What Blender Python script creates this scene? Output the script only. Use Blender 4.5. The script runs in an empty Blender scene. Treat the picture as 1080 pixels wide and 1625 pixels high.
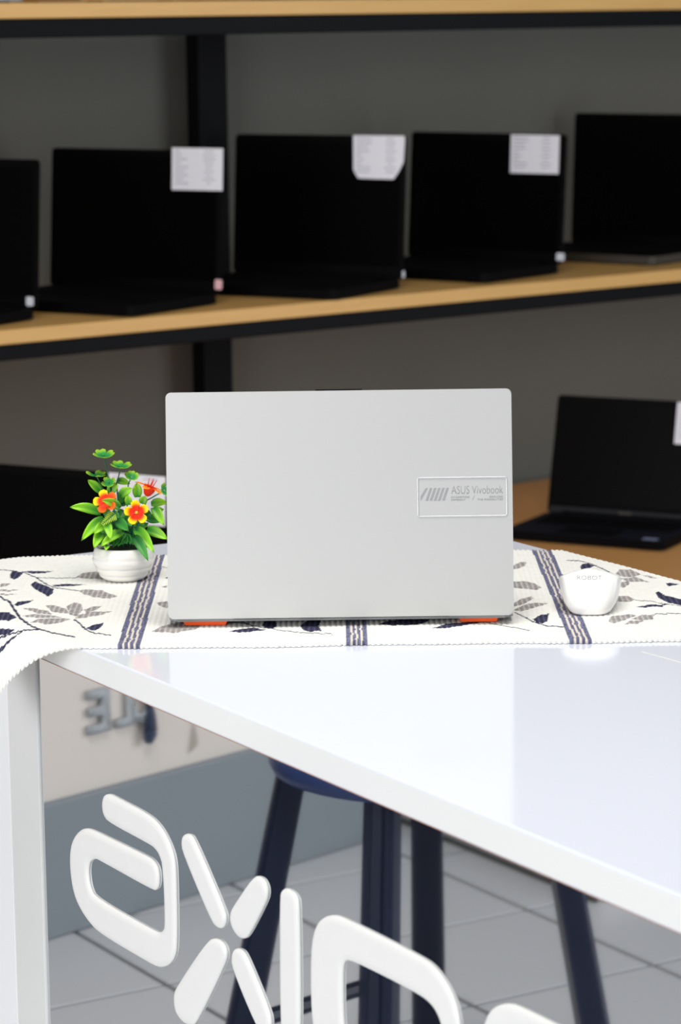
import bpy, bmesh, math, random
import numpy as np
from mathutils import Vector, Matrix

# ------------------------------------------------------------------ camera, world, light
scene = bpy.context.scene
col = scene.collection
F_PX, W_PX, H_PX = 4600.0, 1080.0, 1625.0
CAM_H = 1.305
PITCH = math.atan((812.5 - 15) / F_PX)
ROLL = 0.0127
fwd = Vector((0, math.cos(PITCH), -math.sin(PITCH)))
up0 = Vector((0, math.sin(PITCH), math.cos(PITCH)))
rt0 = Vector((1, 0, 0))
cr = rt0 * math.cos(ROLL) - up0 * math.sin(ROLL)
cu = rt0 * math.sin(ROLL) + up0 * math.cos(ROLL)
cam_d = bpy.data.cameras.new('camera')
cam_d.sensor_fit = 'VERTICAL'
cam_d.sensor_height = 36.0
cam_d.lens = F_PX / H_PX * 36.0
cam_d.clip_start = 0.05
cam_d.dof.use_dof = True
cam_d.dof.focus_distance = 2.66
cam_d.dof.aperture_fstop = 10.5
cam = bpy.data.objects.new('camera', cam_d)
cam.matrix_world = Matrix(((cr.x, cu.x, -fwd.x, 0), (cr.y, cu.y, -fwd.y, 0), (cr.z, cu.z, -fwd.z, CAM_H), (0, 0, 0, 1)))
col.objects.link(cam)
scene.camera = cam

world = bpy.data.worlds.new('world')
scene.world = world
world.use_nodes = True
bg = world.node_tree.nodes['Background']
bg.inputs[0].default_value = (0.80, 0.88, 1.0, 1)
bg.inputs[1].default_value = 0.28

def area(name, loc, target, sx, sy, power, color):
    l = bpy.data.lights.new(name, 'AREA')
    l.shape = 'RECTANGLE'; l.size = sx; l.size_y = sy
    l.energy = power; l.color = color
    o = bpy.data.objects.new(name, l)
    o.location = loc
    o.rotation_euler = (Vector(target) - Vector(loc)).to_track_quat('-Z', 'Y').to_euler()
    col.objects.link(o)
    return o
# shop-front daylight behind and to the left of the camera, ceiling panel above the desk
area('window_light', (-2.8, -1.3, 1.5), (-0.2, 2.7, 0.9), 3.2, 2.5, 190, (0.97, 0.98, 1.0))
area('ceiling_light', (0.1, 1.9, 3.0), (0.0, 2.5, 0.0), 1.6, 1.6, 80, (1.0, 0.97, 0.92))
# daylight from a door on the right, beyond the desk
area('door_light', (2.9, 3.5, 1.0), (-0.2, 5.2, 0.6), 1.6, 1.8, 40, (0.88, 0.94, 1.0))

scene.view_settings.view_transform = 'Standard'
scene.view_settings.look = 'None'
scene.view_settings.gamma = 1.0
scene.view_settings.use_curve_mapping = False
scene.view_settings.exposure = -0.36

# ------------------------------------------------------------------ helpers
def lin(r, g, b):
    f = lambda c: (c / 255 / 12.92) if c <= 10 else ((c / 255 + 0.055) / 1.055) ** 2.4
    return (f(r), f(g), f(b), 1)

def mat(name, rgb, rough=0.5, metal=0.0, spec=0.5, noise=None, bump=None, coat=0.0):
    """noise=(scale, amount) tints the colour; bump=(scale, strength)."""
    m = bpy.data.materials.new(name); m.use_nodes = True
    nt = m.node_tree; b = nt.nodes['Principled BSDF']
    c = lin(*rgb)
    b.inputs['Base Color'].default_value = c
    b.inputs['Roughness'].default_value = rough
    b.inputs['Metallic'].default_value = metal
    b.inputs['Specular IOR Level'].default_value = spec
    b.inputs['Coat Weight'].default_value = coat
    tc = nt.nodes.new('ShaderNodeTexCoord')
    if noise:
        n = nt.nodes.new('ShaderNodeTexNoise'); n.inputs['Scale'].default_value = noise[0]; n.inputs['Detail'].default_value = 5
        nt.links.new(tc.outputs['Object'], n.inputs['Vector'])
        mx = nt.nodes.new('ShaderNodeMix'); mx.data_type = 'RGBA'
        k = noise[1]
        mx.inputs[6].default_value = (c[0] * (1 - k), c[1] * (1 - k), c[2] * (1 - k), 1)
        mx.inputs[7].default_value = (min(1, c[0] * (1 + k)), min(1, c[1] * (1 + k)), min(1, c[2] * (1 + k)), 1)
        nt.links.new(n.outputs['Fac'], mx.inputs[0]); nt.links.new(mx.outputs[2], b.inputs['Base Color'])
    if bump:
        n2 = nt.nodes.new('ShaderNodeTexNoise'); n2.inputs['Scale'].default_value = bump[0]
        nt.links.new(tc.outputs['Object'], n2.inputs['Vector'])
        bp = nt.nodes.new('ShaderNodeBump'); bp.inputs['Strength'].default_value = bump[1]; bp.inputs['Distance'].default_value = 0.002
        nt.links.new(n2.outputs['Fac'], bp.inputs['Height']); nt.links.new(bp.outputs['Normal'], b.inputs['Normal'])
    return m

def mat_wood(name, c1, c2, rough=0.45):
    m = mat(name, c1, rough)
    nt = m.node_tree; b = nt.nodes['Principled BSDF']
    tc = nt.nodes.new('ShaderNodeTexCoord'); mp = nt.nodes.new('ShaderNodeMapping')
    mp.inputs['Scale'].default_value = (1.5, 22, 22)
    n = nt.nodes.new('ShaderNodeTexNoise'); n.inputs['Scale'].default_value = 4; n.inputs['Detail'].default_value = 8
    mx = nt.nodes.new('ShaderNodeMix'); mx.data_type = 'RGBA'
    mx.inputs[6].default_value = lin(*c1); mx.inputs[7].default_value = lin(*c2)
    nt.links.new(tc.outputs['Object'], mp.inputs['Vector']); nt.links.new(mp.outputs[0], n.inputs['Vector'])
    nt.links.new(n.outputs['Fac'], mx.inputs[0]); nt.links.new(mx.outputs[2], b.inputs['Base Color'])
    return m

def mat_attr(name, rough=0.6, spec=0.3, attr='col'):
    m = mat(name, (128, 128, 128), rough, spec=spec)
    nt = m.node_tree
    a = nt.nodes.new('ShaderNodeAttribute'); a.attribute_name = attr
    nt.links.new(a.outputs['Color'], nt.nodes['Principled BSDF'].inputs['Base Color'])
    return m

def tag(o, label=None, cat=None, group=None, kind=None):
    if label: o['label'] = label
    if cat: o['category'] = cat
    if group: o['group'] = group
    if kind: o['kind'] = kind
    return o

def empty(name, loc, rz=0.0):
    o = bpy.data.objects.new(name, None)
    o.location = loc; o.rotation_euler = (0, 0, rz); o.empty_display_size = 0.05
    col.objects.link(o); return o

def link(name, me, m=None, parent=None, loc=None, rot=None):
    o = bpy.data.objects.new(name, me)
    if m is not None and len(me.materials) == 0: me.materials.append(m)
    col.objects.link(o)
    if parent: o.parent = parent
    if loc: o.location = loc
    if rot: o.rotation_euler = rot
    return o

def obj(name, bm, m, parent=None, smooth=False, loc=None, rot=None):
    bmesh.ops.recalc_face_normals(bm, faces=bm.faces[:])
    me = bpy.data.meshes.new(name); bm.to_mesh(me); bm.free()
    if smooth: me.polygons.foreach_set('use_smooth', [True] * len(me.polygons))
    return link(name, me, m, parent, loc, rot)

def box(bm, x0, x1, y0, y1, z0, z1, bev=0.0, seg=2):
    vs = [bm.verts.new(p) for p in ((x0, y0, z0), (x1, y0, z0), (x1, y1, z0), (x0, y1, z0), (x0, y0, z1), (x1, y0, z1), (x1, y1, z1), (x0, y1, z1))]
    fs = [bm.faces.new([vs[i] for i in f]) for f in ((3, 2, 1, 0), (4, 5, 6, 7), (0, 1, 5, 4), (1, 2, 6, 5), (2, 3, 7, 6), (3, 0, 4, 7))]
    if bev > 0:
        es = {e for f in fs for e in f.edges}
        bmesh.ops.bevel(bm, geom=list(es), offset=bev, segments=seg, affect='EDGES', profile=0.5)
    return bm

def bxo(name, dims, m, parent=None, bev=0.0, seg=2, loc=None, rot=None):
    bm = bmesh.new(); box(bm, *dims, bev=bev, seg=seg)
    return obj(name, bm, m, parent, loc=loc, rot=rot)

def prism(bm, poly, z0, z1, rot=None):
    """extrude a 2D polygon (x,y) between z0 and z1."""
    lo = [bm.verts.new((x, y, z0)) for x, y in poly]; hi = [bm.verts.new((x, y, z1)) for x, y in poly]
    n = len(poly)
    bm.faces.new(lo[::-1]); bm.faces.new(hi)
    for i in range(n):
        bm.faces.new((lo[i], lo[(i + 1) % n], hi[(i + 1) % n], hi[i]))
    return bm

def rrect(w, h, r, seg=6, cx=0, cy=0):
    pts = []
    for sx, sy, a0 in ((1, 1, 0), (-1, 1, 90), (-1, -1, 180), (1, -1, 270)):
        for k in range(seg + 1):
            a = math.radians(a0 + 90 * k / seg)
            pts.append((cx + sx * (w / 2 - r) + r * math.cos(a), cy + sy * (h / 2 - r) + r * math.sin(a)))
    return pts

def lathe(bm, prof, n=40):
    rings = []
    for r, z in prof:
        rings.append([bm.verts.new((r * math.cos(2 * math.pi * k / n), r * math.sin(2 * math.pi * k / n), z)) for k in range(n)])
    for a, b in zip(rings, rings[1:]):
        for k in range(n):
            bm.faces.new((a[k], a[(k + 1) % n], b[(k + 1) % n], b[k]))
    bm.faces.new(rings[0][::-1]); bm.faces.new(rings[-1])
    return bm

def tube(bm, pts, r, n=8, r_end=None):
    pts = [Vector(p) for p in pts]; rings = []
    for i, p in enumerate(pts):
        d = (pts[min(i + 1, len(pts) - 1)] - pts[max(i - 1, 0)]).normalized()
        a = d.cross(Vector((0, 0, 1)));
        if a.length < 1e-3: a = d.cross(Vector((1, 0, 0)))
        a.normalize(); b = d.cross(a)
        rr = r if r_end is None else r + (r_end - r) * i / (len(pts) - 1)
        rings.append([bm.verts.new(p + a * rr * math.cos(2 * math.pi * k / n) + b * rr * math.sin(2 * math.pi * k / n)) for k in range(n)])
    for a, b in zip(rings, rings[1:]):
        for k in range(n): bm.faces.new((a[k], a[(k + 1) % n], b[(k + 1) % n], b[k]))
    bm.faces.new(rings[0][::-1]); bm.faces.new(rings[-1])
    return bm

def chaikin(p, it=2):
    for _ in range(it):
        q = []
        for i in range(len(p)):
            a, b = p[i], p[(i + 1) % len(p)]
            q += [(0.75 * a[0] + 0.25 * b[0], 0.75 * a[1] + 0.25 * b[1]), (0.25 * a[0] + 0.75 * b[0], 0.25 * a[1] + 0.75 * b[1])]
        p = q
    return p

def curve_mesh(name, loops, extrude, bevel, grow=0.0):
    """filled, bevelled mesh from closed 2D outlines; lies in local XY, +Z outwards, back at z=0."""
    cd = bpy.data.curves.new(name, 'CURVE'); cd.dimensions = '2D'; cd.fill_mode = 'BOTH'
    cd.extrude = extrude; cd.bevel_depth = bevel; cd.bevel_resolution = 3; cd.offset = grow - bevel
    for lp in loops:
        sp = cd.splines.new('POLY'); sp.points.add(len(lp) - 1); sp.use_cyclic_u = True
        for q, (x, y) in zip(sp.points, lp): q.co = (x, y, 0, 1)
    return _to_mesh(name, cd)

def _to_mesh(name, cd):
    t = bpy.data.objects.new('tmp', cd); col.objects.link(t)
    bpy.context.view_layer.update()
    me = bpy.data.meshes.new_from_object(t.evaluated_get(bpy.context.evaluated_depsgraph_get()))
    bpy.data.objects.remove(t); bpy.data.curves.remove(cd)
    me.name = name
    return me

def text_mesh(name, body, width=None, height=None, extrude=0.0001, thin=0.0, align='LEFT', spacing=1.0):
    cd = bpy.data.curves.new(name, 'FONT'); cd.body = body; cd.size = 1.0; cd.extrude = 0; cd.offset = -thin
    cd.space_character = spacing; cd.resolution_u = 4
    me = _to_mesh(name, cd)
    co = np.empty(len(me.vertices) * 3, np.float32); me.vertices.foreach_get('co', co); co = co.reshape(-1, 3)
    mn, mx = co.min(0), co.max(0)
    sx = width / (mx[0] - mn[0]) if width else None
    sy = height / (mx[1] - mn[1]) if height else sx
    sx = sx or sy
    co[:, 0] = (co[:, 0] - mn[0]) * sx; co[:, 1] = (co[:, 1] - mn[1]) * sy; co[:, 2] = 0
    me.vertices.foreach_set('co', co.ravel())
    bm = bmesh.new(); bm.from_mesh(me)
    r = bmesh.ops.extrude_face_region(bm, geom=bm.faces[:])
    bmesh.ops.translate(bm, verts=[v for v in r['geom'] if isinstance(v, bmesh.types.BMVert)], vec=(0, 0, extrude))
    bmesh.ops.recalc_face_normals(bm, faces=bm.faces[:])
    bm.to_mesh(me); bm.free()
    return me

rnd = random.Random(7)

# ------------------------------------------------------------------ traced outlines (metres)
LET_A=[(0.4411,0.619),(0.4508,0.6227),(0.4632,0.6227),(0.527,0.622),(0.5474,0.6171),(0.5615,0.608),(0.5714,0.5966),(0.5735,0.5804),(0.5724,0.5215),(0.5683,0.5077),(0.5561,0.4972),(0.5411,0.4915),(0.5261,0.4901),(0.427,0.49),(0.4048,0.4943),(0.3857,0.5026),(0.3733,0.5142),(0.3679,0.5338),(0.3691,0.552),(0.3765,0.5642),(0.3903,0.5749),(0.4036,0.5799),(0.4198,0.5812),(0.519,0.5835),(0.5339,0.5829),(0.5413,0.5778),(0.5419,0.5667),(0.5386,0.5608),(0.5326,0.5586),(0.4312,0.5592),(0.4184,0.5589),(0.4065,0.553),(0.4021,0.5454),(0.4015,0.5364),(0.4048,0.5254),(0.4159,0.518),(0.5335,0.5186),(0.5443,0.5202),(0.5516,0.5247),(0.556,0.531),(0.5545,0.5839),(0.548,0.5935),(0.5376,0.5979),(0.5258,0.5987),(0.4494,0.5993),(0.4402,0.6029),(0.4381,0.6111)]
LET_X=[[(0.5895,0.6143),(0.5926,0.6197),(0.6012,0.6227),(0.609,0.621),(0.66,0.5729),(0.6625,0.5654),(0.6578,0.5587),(0.6495,0.5565),(0.6398,0.5593),(0.5914,0.6057)],
[(0.7133,0.6141),(0.7238,0.6168),(0.7315,0.6143),(0.7338,0.607),(0.7299,0.5994),(0.701,0.5638),(0.6928,0.5589),(0.6832,0.5589),(0.6743,0.5645),(0.673,0.5723),(0.6776,0.5789)],
[(0.6322,0.538),(0.6463,0.5438),(0.6572,0.5436),(0.6625,0.5383),(0.6605,0.5295),(0.6064,0.4613),(0.5976,0.4558),(0.5831,0.4542),(0.5706,0.4589),(0.5683,0.471),(0.5727,0.4794)],
[(0.6749,0.5391),(0.6805,0.5444),(0.6897,0.5464),(0.6975,0.5427),(0.733,0.5076),(0.7358,0.4977),(0.7324,0.49),(0.7245,0.4868),(0.7141,0.4898),(0.6745,0.5281)]]
LET_I=[(0.7568,0.6091),(0.7611,0.616),(0.7697,0.6185),(0.7797,0.6172),(0.784,0.6111),(0.7827,0.5041),(0.7785,0.4949),(0.7708,0.4899),(0.7606,0.4894),(0.7547,0.4955)]
NAVY=[[(-0.3306,2.8378),(-0.3305,2.8584),(-0.325,2.858),(-0.3185,2.8493),(-0.3195,2.8289),(-0.3237,2.817),(-0.328,2.8214)],
[(-0.3047,2.7918),(-0.3017,2.8076),(-0.2911,2.787),(-0.2799,2.7667),(-0.2784,2.7434),(-0.2815,2.7283),(-0.2884,2.744),(-0.2996,2.7718)],
[(-0.3199,2.8552),(-0.3079,2.861),(-0.2878,2.858),(-0.2972,2.8495),(-0.3096,2.8471)],
[(-0.2833,2.7865),(-0.2698,2.7912),(-0.2501,2.7859),(-0.2611,2.7795),(-0.2795,2.7784)],
[(-0.3102,2.6927),(-0.308,2.7075),(-0.2935,2.7125),(-0.2974,2.6993),(-0.3065,2.6866)],
[(-0.2328,2.5815),(-0.2278,2.5984),(-0.2181,2.6033),(-0.2194,2.5841),(-0.2242,2.5721)],
[(-0.3291,2.6626),(-0.3195,2.6569),(-0.3106,2.6563),(-0.3009,2.6343),(-0.307,2.6228),(-0.3162,2.6255),(-0.3263,2.6368)],
[(-0.3223,2.6044),(-0.3141,2.6022),(-0.3062,2.5996),(-0.2986,2.59),(-0.3035,2.5845),(-0.3132,2.5865),(-0.3217,2.5832)],
[(-0.2779,2.5802),(-0.2895,2.5796),(-0.2978,2.5694),(-0.3058,2.5602),(-0.3138,2.5491),(-0.3184,2.5468),(-0.3171,2.5575),(-0.313,2.5608),(-0.3027,2.5705),(-0.291,2.5807)],
[(-0.1745,2.8129),(-0.1716,2.8175),(-0.1711,2.8078)],
[(-0.1024,2.559),(-0.0934,2.5712),(-0.0807,2.5742),(-0.0679,2.5681),(-0.0834,2.5556)],
[(-0.0705,2.6119),(-0.061,2.6192),(-0.0594,2.5805),(-0.0631,2.5679),(-0.0696,2.5735),(-0.0724,2.5889)],
[(-0.038,2.583),(-0.0302,2.6095),(-0.0182,2.6165),(-0.0212,2.5782),(-0.0179,2.5591),(-0.0297,2.5546),(-0.0354,2.5639)],
[(0.0329,2.5787),(0.0436,2.5972),(0.071,2.6033),(0.0822,2.6026),(0.0736,2.5816),(0.0574,2.5734),(0.0432,2.5758)],
[(0.0817,2.5621),(0.0942,2.5803),(0.1137,2.5891),(0.1314,2.5918),(0.1099,2.574),(0.0935,2.5614)],
[(0.1747,2.5981),(0.1831,2.6151),(0.1915,2.6202),(0.1869,2.5869),(0.1819,2.5769),(0.1767,2.5841)],
[(0.2383,2.8411),(0.2421,2.8575),(0.2479,2.8614),(0.2531,2.8484),(0.247,2.8323),(0.2386,2.8262)],
[(0.3144,2.7555),(0.3186,2.7591),(0.3268,2.7507),(0.3151,2.7414)],
[(0.2991,2.7064),(0.3026,2.7176),(0.3069,2.6961),(0.3199,2.6789),(0.324,2.6639),(0.3164,2.6497),(0.306,2.6613),(0.2996,2.6839)],
[(0.2735,2.6473),(0.2876,2.6552),(0.3053,2.6555),(0.2983,2.6458),(0.2819,2.6432)]]
GREY=[[(-0.2636,2.8252),(-0.259,2.8454),(-0.2456,2.8544),(-0.2365,2.8398),(-0.2346,2.8152),(-0.2567,2.8183)],
[(-0.2542,2.7534),(-0.2489,2.7623),(-0.2315,2.7558),(-0.2147,2.7241),(-0.2208,2.7154),(-0.2364,2.7217),(-0.2483,2.7376)],
[(-0.3351,2.7938),(-0.3244,2.7955),(-0.3275,2.7815),(-0.3333,2.7779)],
[(-0.3319,2.7661),(-0.3125,2.7633),(-0.3216,2.7562),(-0.3309,2.7568)],
[(-0.3297,2.7467),(-0.3125,2.7417),(-0.3197,2.7384),(-0.3289,2.739)],
[(-0.3011,2.6775),(-0.2919,2.6747),(-0.2757,2.6614),(-0.2696,2.643),(-0.285,2.6511)],
[(-0.2796,2.6857),(-0.2721,2.6852),(-0.2586,2.6675),(-0.2537,2.6456),(-0.2706,2.6538)],
[(-0.2596,2.6785),(-0.2538,2.6966),(-0.2465,2.691),(-0.2427,2.6629),(-0.2453,2.6344),(-0.2533,2.642),(-0.2568,2.6638)],
[(-0.2419,2.6629),(-0.2357,2.677),(-0.2264,2.6816),(-0.23,2.6621),(-0.2377,2.6482)],
[(-0.2445,2.6415),(-0.2311,2.6564),(-0.2139,2.6539),(-0.2239,2.6402),(-0.2403,2.627),(-0.2473,2.624)],
[(-0.2972,2.6412),(-0.2847,2.6475),(-0.2692,2.6394),(-0.2581,2.6295),(-0.2726,2.629),(-0.2906,2.6337)],
[(-0.2873,2.6089),(-0.281,2.626),(-0.2578,2.6267),(-0.2501,2.6227),(-0.2589,2.6072),(-0.2712,2.5996),(-0.2796,2.6119)],
[(-0.1758,2.7693),(-0.17,2.7752),(-0.1693,2.7634)],
[(-0.1759,2.6954),(-0.1659,2.7022),(-0.1607,2.6907),(-0.164,2.6689),(-0.172,2.6804)],
[(-0.1721,2.5609),(-0.1641,2.5868),(-0.1475,2.605),(-0.126,2.5922),(-0.133,2.5698),(-0.1512,2.5559),(-0.1625,2.5603)],
[(0.1699,2.854),(0.1807,2.8743),(0.187,2.8739),(0.184,2.8531),(0.1754,2.8412),(0.1691,2.8416)],
[(0.1653,2.777),(0.1775,2.7762),(0.1874,2.7637),(0.1927,2.74),(0.1866,2.7289),(0.1765,2.7372),(0.1634,2.7458)],
[(0.1609,2.6668),(0.1689,2.6885),(0.18,2.699),(0.1815,2.6877),(0.1705,2.6662),(0.16,2.6523)],
[(0.1591,2.6379),(0.1702,2.6626),(0.1825,2.6691),(0.194,2.6647),(0.1795,2.6474),(0.1655,2.6339)],
[(0.2704,2.8062),(0.2764,2.8286),(0.2871,2.8255),(0.2954,2.8005),(0.2863,2.7874),(0.2744,2.7914)],
[(0.2736,2.7834),(0.2879,2.7873),(0.2993,2.7643),(0.287,2.7635),(0.2768,2.7697)],
[(0.2683,2.7444),(0.2719,2.7661),(0.2807,2.7695),(0.2783,2.7539),(0.2715,2.7388)],
[(0.2631,2.6989),(0.2715,2.7006),(0.277,2.6816),(0.27,2.6709),(0.2597,2.6716)],
[(0.2423,2.5801),(0.2474,2.6041),(0.2656,2.6121),(0.2708,2.6061),(0.2604,2.5893),(0.2457,2.5709)],
[(0.2633,2.5891),(0.2754,2.6094),(0.2877,2.6086),(0.2833,2.5879),(0.2729,2.5851)],
[(0.2554,2.5676),(0.2626,2.5823),(0.2758,2.5849),(0.2669,2.5683)],
[(0.2954,2.8005),(0.3022,2.792),(0.3094,2.7795),(0.3025,2.7799)]]
STEMS=[([(-0.3434,2.8675),(-0.3197,2.8535),(-0.3029,2.8278),(-0.288,2.7868),(-0.2772,2.7704),(-0.2542,2.7534)],0.0009),
([(-0.3029,2.8278),(-0.2915,2.823),(-0.2632,2.8212)],0.0006),
([(-0.3354,2.7432),(-0.328,2.7313),(-0.3171,2.708),(-0.3066,2.6669),(-0.2976,2.6306),(-0.2873,2.602),(-0.2751,2.5807),(-0.2605,2.5628),(-0.2405,2.5463)],0.0013),
([(-0.247,2.6204),(-0.2386,2.599),(-0.2333,2.5781),(-0.2233,2.5606),(-0.2082,2.5497)],0.0010),
([(-0.2765,2.581),(-0.2897,2.5819),(-0.3018,2.5831),(-0.313,2.5818),(-0.3182,2.5796)],0.0009),
([(-0.181,2.8717),(-0.1744,2.8662)],0.0007),
([(-0.1056,2.6025),(-0.091,2.5977),(-0.0827,2.5857),(-0.0583,2.5653),(-0.0376,2.5528),(-0.0092,2.5437)],0.0007),
([(-0.0929,2.6071),(-0.0869,2.5936),(-0.081,2.5818)],0.0009),
([(0.1093,2.597),(0.1313,2.588),(0.1492,2.5678),(0.168,2.5517)],0.0008),
([(0.1606,2.6271),(0.1694,2.6054),(0.174,2.5877),(0.1854,2.5664),(0.1993,2.5622)],0.0009),
([(0.2286,2.8779),(0.2397,2.8763),(0.2509,2.8586),(0.2583,2.8356),(0.2665,2.8064),(0.2734,2.7819)],0.0009),
([(0.2768,2.6794),(0.2921,2.6696),(0.3051,2.6541),(0.3187,2.6445)],0.0007),
([(0.2879,2.6107),(0.3005,2.6128),(0.3147,2.6105)],0.0007)]
LEAVES=[(-0.0208,0,0.0662,-0.0503,-0.01,0.0739,0.0093),(-0.0173,-0.005,0.0615,-0.0389,-0.02,0.0424,0.0099),(-0.0147,-0.012,0.0572,-0.0262,-0.026,0.0499,0.0088),(-0.0193,-0.012,0.0484,-0.0263,-0.03,0.0364,0.0093),(-0.014,-0.02,0.0597,-0.009,-0.034,0.0457,0.0077),(0.0014,-0.012,0.0493,-0.0194,-0.034,0.0387,0.0088),(-0.0054,-0.012,0.0598,0.0081,-0.028,0.0526,0.0099),(0.0132,-0.008,0.0517,0.0325,-0.03,0.0312,0.0104),(0.0126,-0.018,0.0458,0.0267,-0.034,0.0238,0.0088),(0.0238,-0.004,0.0498,0.0447,-0.012,0.041,0.0099),(0.0308,-0.004,0.0718,0.0414,-0.014,0.0552,0.0088),(0.0282,0.004,0.0738,0.0439,0.006,0.0743,0.0077),(0.0155,0,0.0812,0.0153,0,0.0956,0.0088),(0.0072,-0.008,0.075,0.0064,-0.008,0.0849,0.0066),(0.0197,0,0.0746,0.0232,0,0.0823,0.0077),(-0.0205,0.002,0.0864,-0.033,0,0.099,0.0077),(-0.0127,0,0.0849,-0.0037,0,0.0958,0.0088),(-0.0017,-0.002,0.0829,0.0106,-0.004,0.0908,0.0088),(-0.0051,0.004,0.0974,0.0078,0.006,0.0936,0.0066),(-0.0006,-0.014,0.0728,-0.0174,-0.03,0.084,0.0082),(-0.0003,-0.006,0.0427,-0.0222,-0.02,0.0378,0.0066),(0.0289,0.006,0.0645,0.0402,0.01,0.067,0.0066),(0.0237,0,0.0601,0.0376,0.004,0.0559,0.0088),(0.002,-0.006,0.0471,-0.0018,-0.016,0.0379,0.006),(0.0063,-0.006,0.0459,0.0044,-0.012,0.0371,0.0055),(0.0094,-0.004,0.0444,0.0118,-0.01,0.0366,0.0055),(-0.013,-0.026,0.0388,-0.0146,-0.034,0.0348,0.0049),(0.0019,0,0.0593,0.0132,-0.008,0.0539,0.0099),(-0.0112,0.002,0.0658,-0.0022,-0.004,0.0578,0.0088),(0.0021,0.006,0.0859,-0.0024,0.004,0.0742,0.0099),(0.0125,0.004,0.0585,0.0222,0.004,0.0528,0.0088),(-0.0027,0.008,0.0735,0.0062,0.008,0.0778,0.0088),(-0.0094,0.01,0.0732,-0.0115,0.012,0.0818,0.0077),(0.019,0.008,0.0643,0.0285,0.01,0.0583,0.0088),(0.0018,0.004,0.0675,-0.0024,0,0.0605,0.0099)]
PL_F1=(0.0162,-0.0300,0.0710)
PL_F2=(-0.0145,-0.0200,0.0806)
PL_F3b=(0.0244,-0.0020,0.0826)
PL_F3m=(0.0285,-0.0020,0.0925)
PL_C1=(-0.0166,0.0000,0.1224)
PL_C1s=(-0.0114,0.0000,0.0926)
PL_C2=(-0.0002,0.0020,0.1109)
PL_C2s=(-0.0048,0.0000,0.0948)
PL_C3=(-0.0240,-0.0020,0.1030)
PL_C3s=(-0.0180,0.0000,0.0894)
PL_C4=(0.0100,0.0000,0.1012)
PL_C4s=(0.0066,0.0000,0.0946)
PL_C5=(-0.0121,-0.0040,0.0961)
PL_C5s=(-0.0104,-0.0000,0.0882)
PL_C6=(0.0418,0.0000,0.0875)
PL_C6s=(0.0242,0.0000,0.0778)
PL_R0=(-0.0175,-0.0300,0.0599)
PL_R1=(-0.0051,-0.0200,0.0695)

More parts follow.
